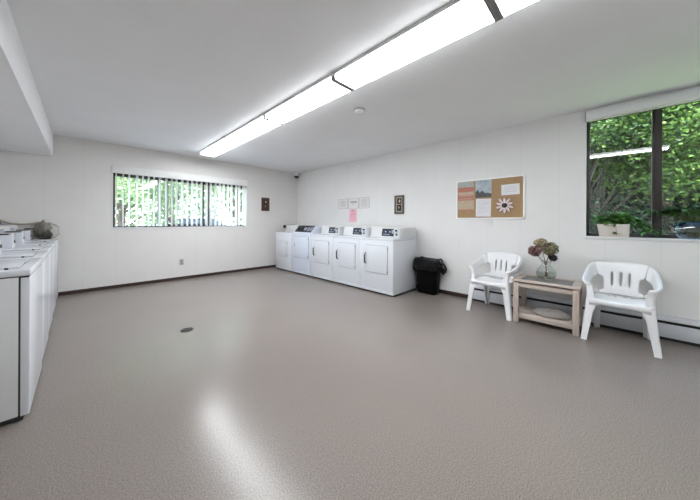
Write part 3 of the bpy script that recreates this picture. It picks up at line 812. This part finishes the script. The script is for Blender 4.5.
# flower stems: each stem with its head is a thing held by the vase
nrng = np.random.default_rng(5)
def bloom(label, hx, hy, hz, r, m, seed, group='dried hydrangeas in the vase'):
    f = thing('dried_hydrangea', label, 'dried flower', (VX, VY, VZ + 0.02), group=group)
    bm = NB(); tube(bm, [(-hx * 0.15, -hy * 0.15, 0.01), (hx * 0.02, hy * 0.02, 0.12), (hx * 0.15, hy * 0.15, 0.19), (hx * 0.6, hy * 0.6, hz * 0.72), (hx, hy, hz)], [0.004, 0.004, 0.0035, 0.003, 0.003], 6)
    obj('flower_stem', bm, M['dry_stem'], f, smooth=True)
    rg = np.random.default_rng(seed); n = 130
    u = rg.normal(0, 1, (n, 3)); u /= np.linalg.norm(u, axis=1)[:, None]
    V, F = [], []
    for k in range(n):
        c = np.array([hx, hy, hz]) + u[k] * r * rg.uniform(0.55, 1.05) * np.array([1, 1, 0.85])
        a = np.cross(u[k], rg.normal(0, 1, 3)); a /= np.linalg.norm(a); b2 = np.cross(u[k], a)
        s_ = 0.019 * rg.uniform(0.7, 1.3)
        for q in range(4):                           # four petals per floret
            d1 = a * math.cos(q * PI / 2) + b2 * math.sin(q * PI / 2); d2 = np.cross(u[k], d1)
            i0 = len(V)
            V += [c, c + d1 * s_ * 0.6 + d2 * s_ * 0.45 + u[k] * s_ * 0.25, c + d1 * s_ * 1.1 + u[k] * s_ * rg.uniform(0, 0.5), c + d1 * s_ * 0.6 - d2 * s_ * 0.45 + u[k] * s_ * 0.25]
            F.append((i0, i0 + 1, i0 + 2, i0 + 3))
    raw('bloom', [tuple(v) for v in V], F, m, f)
    bm = NB(); bmesh.ops.create_icosphere(bm, subdivisions=2, radius=r * 0.55)
    for v in bm.verts: v.co = Vector((hx, hy, hz)) + v.co
    obj('bloom_core', bm, M['dry_stem'], f, smooth=True)
    return f
# camera looks along fw here; sideways offsets use rt
def off(side, up_, toward=0.0):
    p = rt * side - fw * toward; return p.x, p.y, up_
bloom('mauve dried hydrangea head leaning away from the others toward the trash bin side', *off(-0.150, 0.315, 0.03), 0.066, M['bloom_mauve'], 1)
bloom('tan dried hydrangea head at the top of the bunch', *off(-0.062, 0.40, 0.0), 0.062, M['bloom_tan'], 2)
bloom('olive dried hydrangea head on the window side of the bunch', *off(0.062, 0.34, -0.01), 0.078, M['bloom_olive'], 3)
bloom('greenish dried hydrangea head in the middle of the bunch', *off(0.0, 0.325, 0.05), 0.062, M['bloom_olive'], 4)
bloom('small dark dried flower head hanging lowest over the vase rim', *off(0.066, 0.235, 0.02), 0.034, M['bloom_dark'], 6)

# ------------------------------------------------------------------ bulletin board and what is pinned on it
BX = XW
t = thing('bulletin_board', 'cork bulletin board in a thin white frame on the wall above the chairs', 'bulletin board', (BX, 1.222, 1.512))
hb, vb = 0.458, 0.298
bx('cork_panel', (-0.012, 0.0, -hb + 0.012, hb - 0.012, -vb + 0.012, vb - 0.012), M['cork'], t)
bm = NB()
box(bm, -0.020, 0.0, -hb, hb, vb - 0.021, vb, b=0.002); box(bm, -0.020, 0.0, -hb, hb, -vb, -vb + 0.021, b=0.002)
box(bm, -0.020, 0.0, -hb, -hb + 0.021, -vb, vb, b=0.002); box(bm, -0.020, 0.0, hb - 0.021, hb, -vb, vb, b=0.002)
obj('frame', bm, M['frame_white'], t)
def pinned(name, label, cat, ya, yb, za, zb, m, rot=0.0, depth=0.002, group=None):
    yc, zc = (ya + yb) / 2, (za + zb) / 2
    f = thing(name, label, cat, (BX - 0.0125, yc, zc), group=group)
    f.rotation_euler = (rot, 0, 0)
    hy, hz = abs(ya - yb) / 2, abs(za - zb) / 2
    bx('sheet', (-depth, 0.0, -hy, hy, -hz, hz), m, f)
    return f, hy, hz
f, hy, hz = pinned('poster', 'faded poster with red bands pinned at the edge of the cork board', 'poster', 1.655, 1.415, 1.345, 1.79, M['sand_paper'])
for a, b2, m in ((0.60, 0.98, M['grey_paper']), (0.28, 0.60, M['red_block']), (0.10, 0.22, M['sand_paper']), (-0.30, 0.06, M['red_block']), (-1.0, -0.93, M['red_block'])):
    bx('printed_band', (-0.0035, -0.0019, -hy * 0.97, hy * 0.97, a * hz, b2 * hz), m, f)
for k in range(3):
    bx('printed_band', (-0.0042, -0.0032, -hy * 0.8, hy * 0.8, (-0.22 + 0.2 * k) * hz, (-0.17 + 0.2 * k) * hz), M['sand_paper'], f)
f, hy, hz = pinned('photo_print', 'grey-blue landscape photo pinned above the white notice on the cork board', 'photo', 1.391, 1.172, 1.532, 1.796, M['photo_sky'])
bm = NB()
pts = [(-hy, -hz), (hy, -hz), (hy, -hz * 0.35), (hy * 0.7, -hz * 0.1), (hy * 0.5, -hz * 0.45), (hy * 0.1, -hz * 0.2), (-hy * 0.2, -hz * 0.55), (-hy * 0.6, -hz * 0.5), (-hy, -hz * 0.62)]
prism(bm, pts, 'x', -0.0032, -0.0019); obj('dark_shoreline', bm, M['photo_dark'], f)
f, hy, hz = pinned('notice', 'white printed notice pinned below the landscape photo on the cork board', 'paper', 1.385, 1.178, 1.25, 1.513, M['paper'], rot=0.02)
for k in range(11):
    wd = (0.5, 0.8, 0.75, 0.8, 0.6, 0.8, 0.7, 0.8, 0.78, 0.55, 0.3)[k]
    bx('text_line', (-0.0030, -0.0019, hy * 0.8 - 2 * hy * wd, hy * 0.8, hz * (0.80 - 0.15 * k) - 0.003, hz * (0.80 - 0.15 * k) + 0.001), M['pale_ink'], f)
f, hy, hz = pinned('notice', 'small wide white note pinned above the star flower on the cork board', 'paper', 1.045, 0.825, 1.548, 1.695, M['paper'], rot=-0.02)
for k in range(4):
    bx('text_line', (-0.0030, -0.0019, -hy * 0.7, hy * 0.7, hz * (0.55 - 0.32 * k) - 0.0025, hz * (0.55 - 0.32 * k) + 0.0015), M['pale_ink'], f)
# star flower
f = thing('fabric_flower', 'star-shaped pale flower with black centre fixed to the cork board', 'flower', (BX - 0.0125, 1.003, 1.405))
for k in range(10):
    a = 2 * PI * k / 10 + 0.28; ln = 0.118 * (1.0 if k % 2 else 0.92)
    d = Vector((0, math.cos(a), math.sin(a))); p = Vector((0, -math.sin(a), math.cos(a)))
    for nm, m, wd, x, l0 in (('petal_backing', M['petal_edge'], 0.021, -0.004, ln * 1.03), ('petal', M['petal'], 0.0165, -0.008, ln)):
        bm = NB(); poly = [(0.02, 0.3), (0.45, 0.9), (0.7, 1.0), (0.88, 0.62), (1.0, 0.0)]
        ring = [d * (l0 * u) + p * (wd * v) for u, v in poly] + [d * (l0 * u) - p * (wd * v) for u, v in reversed(poly[:-1])]
        tilt = Vector((-1, 0, 0))
        sh = p * (-0.004 if nm == 'petal_backing' else 0.0)
        loft(bm, [[q + sh + tilt * (-x + 0.012 * q.length / 0.12) for q in ring], [q + sh + tilt * (-x + 0.003 + 0.012 * q.length / 0.12) for q in ring]])
        obj(nm, bm, m, f)
bm = NB(); bmesh.ops.create_icosphere(bm, subdivisions=3, radius=1.0)
for v in bm.verts: v.co = Vector((-0.012 + v.co.x * 0.018, v.co.y * 0.036, v.co.z * 0.036))
obj('flower_centre', bm, M['black_plastic'], f, smooth=True)
# brass pin in the corner
bm = NB(); lathe(bm, [(0.006, 0), (0.009, 0.004), (0.009, 0.008), (0.003, 0.010)], 12)
o = obj('push_pin', bm, M['matte'], smooth=True); o.rotation_euler = (0, -PI / 2, 0); o.location = (BX - 0.0125, 0.795, 1.765)
tag(o, 'single pale push pin stuck in the upper corner of the cork board', 'push pin')

# ------------------------------------------------------------------ signs above the dryers
def sheet(label, ya, yb, za, zb, m, edge, lines, group=None, cat='sign', name='wall_notice'):
    yc, zc = (ya + yb) / 2, (za + zb) / 2; hy, hz = abs(ya - yb) / 2, abs(za - zb) / 2
    f = thing(name, label, cat, (XW, yc, zc), group=group)
    bx('sheet', (-0.004, 0, -hy, hy, -hz, hz), m, f)
    if edge:
        bm = NB(); e = 0.009
        box(bm, -0.0065, -0.001, -hy, hy, hz - e, hz); box(bm, -0.0065, -0.001, -hy, hy, -hz, -hz + e)
        box(bm, -0.0065, -0.001, -hy, -hy + e, -hz, hz); box(bm, -0.0065, -0.001, hy - e, hy, -hz, hz)
        obj('border', bm, edge, f)
    for (c, hw, z0, z1, mm) in lines:
        bx('text_line', (-0.0055, -0.0039, c - hw, c + hw, z0, z1), mm, f)
    return f
I, D, PK = M['pale_ink'], M['ink'], M['pink_ink']
GS = 'three framed paper notices above the dryers'
M['sign_paper'] = mat('sign_paper', (228, 226, 224), rough=0.8, vary=0.01)
sheet('pale framed notice toward the room corner, first of three above the dryers', 4.40, 4.095, 1.455, 1.68, M['sign_paper'], I, [(0, 0.08, 0.05 - 0.022 * k, 0.06 - 0.022 * k, I) for k in range(6)], GS)
sheet('pale framed notice with darker heading, middle of three above the dryers', 4.08, 3.775, 1.452, 1.678, M['sign_paper'], I,
      [(0, 0.10, 0.03, 0.048, D), (-0.01, 0.085, 0.005, 0.02, D), (0, 0.04, -0.03, -0.02, I)], GS)
sheet('pale framed notice toward the wall plaque, last of three above the dryers', 3.76, 3.475, 1.45, 1.678, M['sign_paper'], I, [(0, 0.085, 0.06 - 0.022 * k, 0.07 - 0.022 * k, I) for k in range(7)], GS)
sheet('pink paper notice taped below the framed notices over the dryers', 4.055, 3.83, 1.16, 1.44, M['pink_paper'], None,
      [(0, 0.04, 0.10, 0.112, M['dark_ink']), (0, 0.065, 0.05, 0.066, PK), (0, 0.075, 0.015, 0.03, PK), (0, 0.06, -0.02, -0.006, PK), (0, 0.07, -0.06, -0.048, PK), (0, 0.045, -0.095, -0.085, PK)])

# ------------------------------------------------------------------ framed plaques
def plaque(label, loc, rz, wd, ht, frame):
    f = thing('framed_picture', label, 'framed picture', loc, rz=rz)
    hw, hh = wd / 2, ht / 2
    bm = NB(); e = 0.035
    box(bm, -hw, hw, -0.028, 0, hh - e, hh, b=0.005); box(bm, -hw, hw, -0.028, 0, -hh, -hh + e, b=0.005)
    box(bm, -hw, -hw + e, -0.028, 0, -hh, hh, b=0.005); box(bm, hw - e, hw, -0.028, 0, -hh, hh, b=0.005)
    obj('frame', bm, frame, f)
    bx('mount', (-hw + 0.03, hw - 0.03, -0.014, 0, -hh + 0.03, hh - 0.03), M['matte'] if frame is M['frame_tan'] else M['frame_brown'], f)
    k = 0.055
    bx('picture', (-hw + k, hw - k, -0.016, -0.012, 0.012, hh - k), M['picture_dark'], f)
    bx('picture', (-hw + k, hw - k, -0.016, -0.012, -hh + k, -0.004), M['picture_dark'], f)
    bm = NB(); prism(bm, [(0.02 * math.cos(a * PI / 6) + 0.008, 0.028 * math.sin(a * PI / 6) + hh * 0.38) for a in range(12)], 'y', -0.0175, -0.0155); obj('picture_figure', bm, M['picture_light'], f)
    bm = NB(); prism(bm, [(0.014 * math.cos(a * PI / 6) - 0.004, 0.022 * math.sin(a * PI / 6) - hh * 0.32) for a in range(12)], 'y', -0.0175, -0.0155); obj('picture_figure', bm, M['matte'], f)
plaque('dark brown framed picture on the blinds wall near the room corner', (3.172, YW, 1.588), 0, 0.205, 0.325, M['frame_brown'])
plaque('narrow grey-brown framed picture on the wall above the trash bin side of the dryers', (XW, 2.742, 1.488), -PI / 2, 0.205, 0.345, M['frame_tan'])

# ------------------------------------------------------------------ plants on the sill
def plant_leaves(spec, seed, size, m, parent, name='foliage'):
    rg = np.random.default_rng(seed); V, F = [], []
    for (p, d, s_) in spec:
        p = np.array(p, float); d = np.array(d, float); d /= np.linalg.norm(d)
        a = np.cross(d, [0, 0, 1.0]); a = a / (np.linalg.norm(a) + 1e-6); nn = np.cross(a, d)
        L_ = size * s_; W_ = L_ * 0.26; i0 = len(V)
        for u, wv, dz in ((0, 0.05, 0), (0.3, 0.9, 0.10), (0.6, 1.0, 0.08), (0.85, 0.5, -0.04), (1.0, 0.02, -0.16)):
            c = p + d * L_ * u + nn * L_ * dz * 0.8
            V += [tuple(c + a * W_ * wv - nn * 0.15 * W_ * -1 * wv), tuple(c), tuple(c - a * W_ * wv + nn * 0.15 * W_ * wv)]
        for k in range(4):
            q = i0 + 3 * k
            F += [(q, q + 1, q + 4, q + 3), (q + 1, q + 2, q + 5, q + 4)]
    return raw(name, V, F, m, parent, smooth=True)
t = thing('potted_plant', 'trailing green plant in a tapered white trough on the window sill', 'potted plant', (XW + 0.03, -0.062, RZ0 + 0.003))
bm = NB(); loft(bm, [rrect(0, -0.008, 0.095, 0.232, 0.0, 0.15), rrect(0, 0, 0.12, 0.262, 0.142, 0.15), rrect(0, 0, 0.105, 0.245, 0.142, 0.15), rrect(0, 0, 0.10, 0.235, 0.115, 0.15)])
obj('planter', bm, M['planter'], t, angle=40)
bm = NB(); loft(bm, [rrect(0, 0, 0.10, 0.232, 0.11, 0.15), rrect(0, 0, 0.10, 0.232, 0.122, 0.15)]); obj('soil', bm, M['soil'], t)
rg = random.Random(11); spec = []; bms = NB()
for k in range(30):
    y = rg.uniform(-0.11, 0.12); x = rg.uniform(-0.035, 0.03); hgt = rg.uniform(0.02, 0.15) * (1.0 if y < 0.03 else 0.6)
    y2 = y + rg.uniform(-0.06, 0.05) - (0.05 if k % 3 == 0 else 0); x2 = x + rg.uniform(-0.035, 0.02)
    tube(bms, [(x, y, 0.12), ((x + x2) / 2, (y + y2) / 2, 0.14 + hgt * 0.7), (x2, y2, 0.14 + hgt)], 0.002, 5)
    for q in range(5):
        a = rg.uniform(0, 2 * PI); spec.append(((x2, y2, 0.135 + hgt * rg.uniform(0.5, 1.0)), (0.6 * math.cos(a) - 0.1, math.sin(a), rg.uniform(-0.5, 0.6)), rg.uniform(0.6, 1.2)))
for k in range(16):                                   # a trailing shoot on the bowl side
    u = k / 15; y = -0.12 - 0.15 * u - rg.uniform(0, 0.05); z = 0.20 - 0.19 * u ** 1.6 + rg.uniform(-0.02, 0.03)
    for q in range(3):
        a = rg.uniform(0, 2 * PI); spec.append(((rg.uniform(-0.04, 0.02), y, max(0.05, z)), (0.5 * math.cos(a), math.sin(a) - 0.3, rg.uniform(-0.7, 0.4)), rg.uniform(0.6, 1.1)))
tube(bms, [(0, -0.08, 0.12), (0.0, -0.14, 0.19), (0.0, -0.22, 0.14), (0.0, -0.28, 0.03)], 0.0025, 5)
tube(bms, [(-0.04, -0.01, 0.125), (-0.066, -0.02, 0.14), (-0.068, -0.025, 0.07), (-0.064, -0.03, 0.02)], 0.002, 5)
for q in range(4):
    spec.append(((-0.067, -0.03 + 0.012 * q, 0.03), (-0.2, 0.5 - 0.45 * q, 0.12), 0.75))
obj('stems', bms, M['stem'], t)
plant_leaves(spec, 1, 0.088, M['houseplant'], t)

t = thing('glass_bowl', 'round clear glass bowl with blue rim on the window sill', 'glass bowl', (XW + 0.04, -0.625, RZ0 + 0.003))
bm = NB(); prof = [(0.05, 0.0), (0.085, 0.006), (0.116, 0.04), (0.122, 0.085), (0.112, 0.125), (0.085, 0.158), (0.07, 0.172), (0.066, 0.172), (0.081, 0.155), (0.107, 0.124), (0.117, 0.085), (0.111, 0.042), (0.08, 0.011), (0.02, 0.009)]
def squash(bm):
    for v in bm.verts: v.co.x *= 0.56; v.co.y *= 1.08
    return bm
lathe(bm, prof, 32); obj('bowl_body', squash(bm), M['bowl_glass'], t, smooth=True)
bm = NB(); lathe(bm, [(0.1155, 0.122), (0.088, 0.160), (0.073, 0.176), (0.071, 0.174), (0.086, 0.157), (0.113, 0.121)], 32, cap=False); obj('blue_band', squash(bm), M['blue_glass'], t, smooth=True)
t = thing('bowl_plant', 'bushy dark green plant spreading over the glass bowl on the sill', 'plant', (XW + 0.04, -0.625, RZ0 + 0.012))
rg = random.Random(21); spec = []; bms = NB()
for k in range(60):
    y = rg.uniform(-0.34, 0.30); x = rg.uniform(-0.06, 0.03); z = 0.235 + rg.uniform(-0.025, 0.05) + 0.02 * math.cos(y * 5)
    tube(bms, [(x * 0.2, y * 0.08, 0.01), (x * 0.4, y * 0.15, 0.16), (x * 0.8, y * 0.6, z - 0.015), (x, y, z)], 0.0018, 5)
    for q in range(5):
        a = rg.uniform(0, 2 * PI); spec.append(((x, y, z), (0.6 * math.cos(a), math.sin(a), rg.uniform(-0.45, 0.5)), rg.uniform(0.6, 1.15)))
obj('stems', bms, M['stem'], t)
plant_leaves(spec, 2, 0.068, M['darkplant'], t)

# ------------------------------------------------------------------ outdoors
bm = NB(); box(bm, -30, 40, YW + T + 0.3, 40, -0.45, -0.15); struct(obj('ground', bm, M['asphalt']))
bm = NB(); box(bm, XW + T + 0.3, 40, -30, YW + T + 0.3, -0.45, -0.15); struct(obj('lawn', bm, M['grass']))

def tree(label, loc, hgt, crown, zc, leafm, seed, n=7000, size=0.13, lean=(0, 0), trunk=0.10, group=None):
    t = thing('tree', label, 'tree', loc, group=group)
    rg = np.random.default_rng(seed); bm = NB()
    top = Vector((lean[0], lean[1], hgt * 0.85))
    def q(u): return Vector((top.x * u + 0.06 * math.sin(5 * u + seed), top.y * u + 0.06 * math.sin(4 * u + 2 * seed), top.z * u))
    tube(bm, [q(u) for u in np.linspace(0, 1, 9)], [trunk * (1 - 0.75 * u) for u in np.linspace(0, 1, 9)], 8)
    cen, spr, cnt = [], [], []
    k = 46
    for i in range(k):
        u = rg.uniform(0.22, 1.0); a = rg.uniform(0, 2 * PI); r = crown[0] * rg.uniform(0.35, 1.0)
        b0 = q(u * 0.8); zz = zc + (u - 0.5) * 2 * crown[1] * rg.uniform(0.7, 1.0); e = Vector((top.x * u + r * math.cos(a), top.y * u + r * math.sin(a), max(0.3, zz)))
        mid = b0.lerp(e, 0.5) + Vector((0, 0, 0.15))
        tube(bm, [b0, mid, e], [trunk * 0.28, trunk * 0.18, trunk * 0.05], 5)
        cen.append(tuple(e)); s_ = crown[0] * 0.24; spr.append((s_, s_, s_ * 0.6)); cnt.append(n // k)
    obj('trunk', bm, M['bark'], t)
    V, F = leaf_cloud(cen, spr, cnt, size, rg)
    raw('crown', V, F, leafm, t)
    return t
GT = 'trees outside the plant window'
tree('leafy tree with bare lower trunk just outside the plant window', (7.6, 0.55, -0.15), 5.2, (1.25, 1.5), 3.6, M['leaf_b'], 1, 24000, 0.075, (0.1, -0.2), 0.10, GT)
tree('slim leaning tree behind the window mullion', (8.4, -1.0, -0.15), 5.6, (1.4, 1.7), 3.3, M['leaf_a'], 2, 24000, 0.08, (0.2, 0.4), 0.08, GT)
tree('bright bushy tree outside above the glass bowl', (7.2, -2.0, -0.15), 4.8, (1.35, 1.7), 2.7, M['leaf_a'], 3, 24000, 0.075, (0, 0.1), 0.09, GT)
tree('broad pale green tree standing further back beyond the plant window', (11.0, 0.2, -0.15), 7.5, (2.2, 2.4), 4.6, M['leaf_a'], 4, 20000, 0.12, (0.2, -0.3), 0.14, GT)
tree('tall dark green tree at the back of the grove outside', (11.5, -3.2, -0.15), 7.5, (2.3, 2.6), 4.4, M['leaf_b'], 5, 20000, 0.12, (0, 0.3), 0.14, GT)
rg = np.random.default_rng(31)
cen = [(rg.uniform(6.8, 9.5), rg.uniform(-4.5, 2.6), rg.uniform(-0.1, 1.1)) for _ in range(60)]
V, F = leaf_cloud(cen, [(0.4, 0.4, 0.3)] * 60, [420] * 60, 0.085, rg)
tag(raw('undergrowth', V, F, M['leaf_c']), 'dense green undergrowth below the trees outside the plant window', 'undergrowth', kind='stuff')
cen = [(rg.uniform(14, 17), rg.uniform(-11, 8), 9 * rg.uniform(0, 1) ** 1.4 - 0.2) for _ in range(640)]
V, F = leaf_cloud(cen, [(0.9, 0.9, 0.8)] * 640, [170] * 640, 0.34, rg)
tag(raw('woodland_foliage', V, F, M['leaf_c']), 'deep wall of woodland foliage beyond the trees outside the plant window', 'foliage', kind='stuff')

GT2 = 'trees outside the blinds window'
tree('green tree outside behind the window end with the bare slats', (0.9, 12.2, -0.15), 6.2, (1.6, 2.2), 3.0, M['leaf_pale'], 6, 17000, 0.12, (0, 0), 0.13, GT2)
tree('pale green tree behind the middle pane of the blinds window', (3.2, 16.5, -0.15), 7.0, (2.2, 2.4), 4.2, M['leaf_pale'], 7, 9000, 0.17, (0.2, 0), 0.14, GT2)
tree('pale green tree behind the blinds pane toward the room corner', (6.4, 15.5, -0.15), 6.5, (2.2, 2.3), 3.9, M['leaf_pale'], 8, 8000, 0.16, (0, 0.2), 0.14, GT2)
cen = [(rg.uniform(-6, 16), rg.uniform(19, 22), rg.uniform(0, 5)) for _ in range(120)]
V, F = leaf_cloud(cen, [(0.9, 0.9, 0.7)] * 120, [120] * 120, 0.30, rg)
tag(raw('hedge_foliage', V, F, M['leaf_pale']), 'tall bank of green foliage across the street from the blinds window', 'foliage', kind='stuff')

def car(label, loc, rz, paint):
    t = thing('car', label, 'car', loc, rz=rz)
    bm = NB(); body = [(-2.1, 0.25), (-2.15, 0.62), (-1.95, 0.86), (-1.1, 0.95), (1.15, 0.93), (1.95, 0.80), (2.12, 0.55), (2.1, 0.25)]
    prism(bm, body, 'y', -0.85, 0.85); bmesh.ops.bevel(bm, geom=list(bm.edges), offset=0.05, segments=2, affect='EDGES'); obj('body', bm, paint, t, angle=40)
    bm = NB()
    loft(bm, [[(-1.75, -0.78, 0.93), (1.0, -0.78, 0.93), (1.0, 0.78, 0.93), (-1.75, 0.78, 0.93)], [(-1.05, -0.62, 1.40), (0.15, -0.62, 1.40), (0.15, 0.62, 1.40), (-1.05, 0.62, 1.40)]]); obj('windows', bm, M['car_glass'], t)
    bx('roof', (-1.1, 0.2, -0.64, 0.64, 1.385, 1.44), paint, t, b=0.03)
    for x in (-1.3, 1.32):
        for y in (-0.80, 0.80):
            bm = NB(); rings = [[(x + r * math.cos(a * PI / 12), y + yy, 0.31 + r * math.sin(a * PI / 12)) for a in range(24)] for r, yy in ((0.26, -0.1), (0.31, -0.08), (0.31, 0.08), (0.26, 0.1))]
            loft(bm, rings); obj('wheel', bm, M['tyre'], t, angle=40)
car('dark car parked outside behind the middle of the blinds window', (4.1, 13.6, -0.15), 0.05, M['car_dark'])
car('white car parked outside beyond the blinds window by the green tree', (-0.6, 14.4, -0.15), 0.0, M['car_white'])
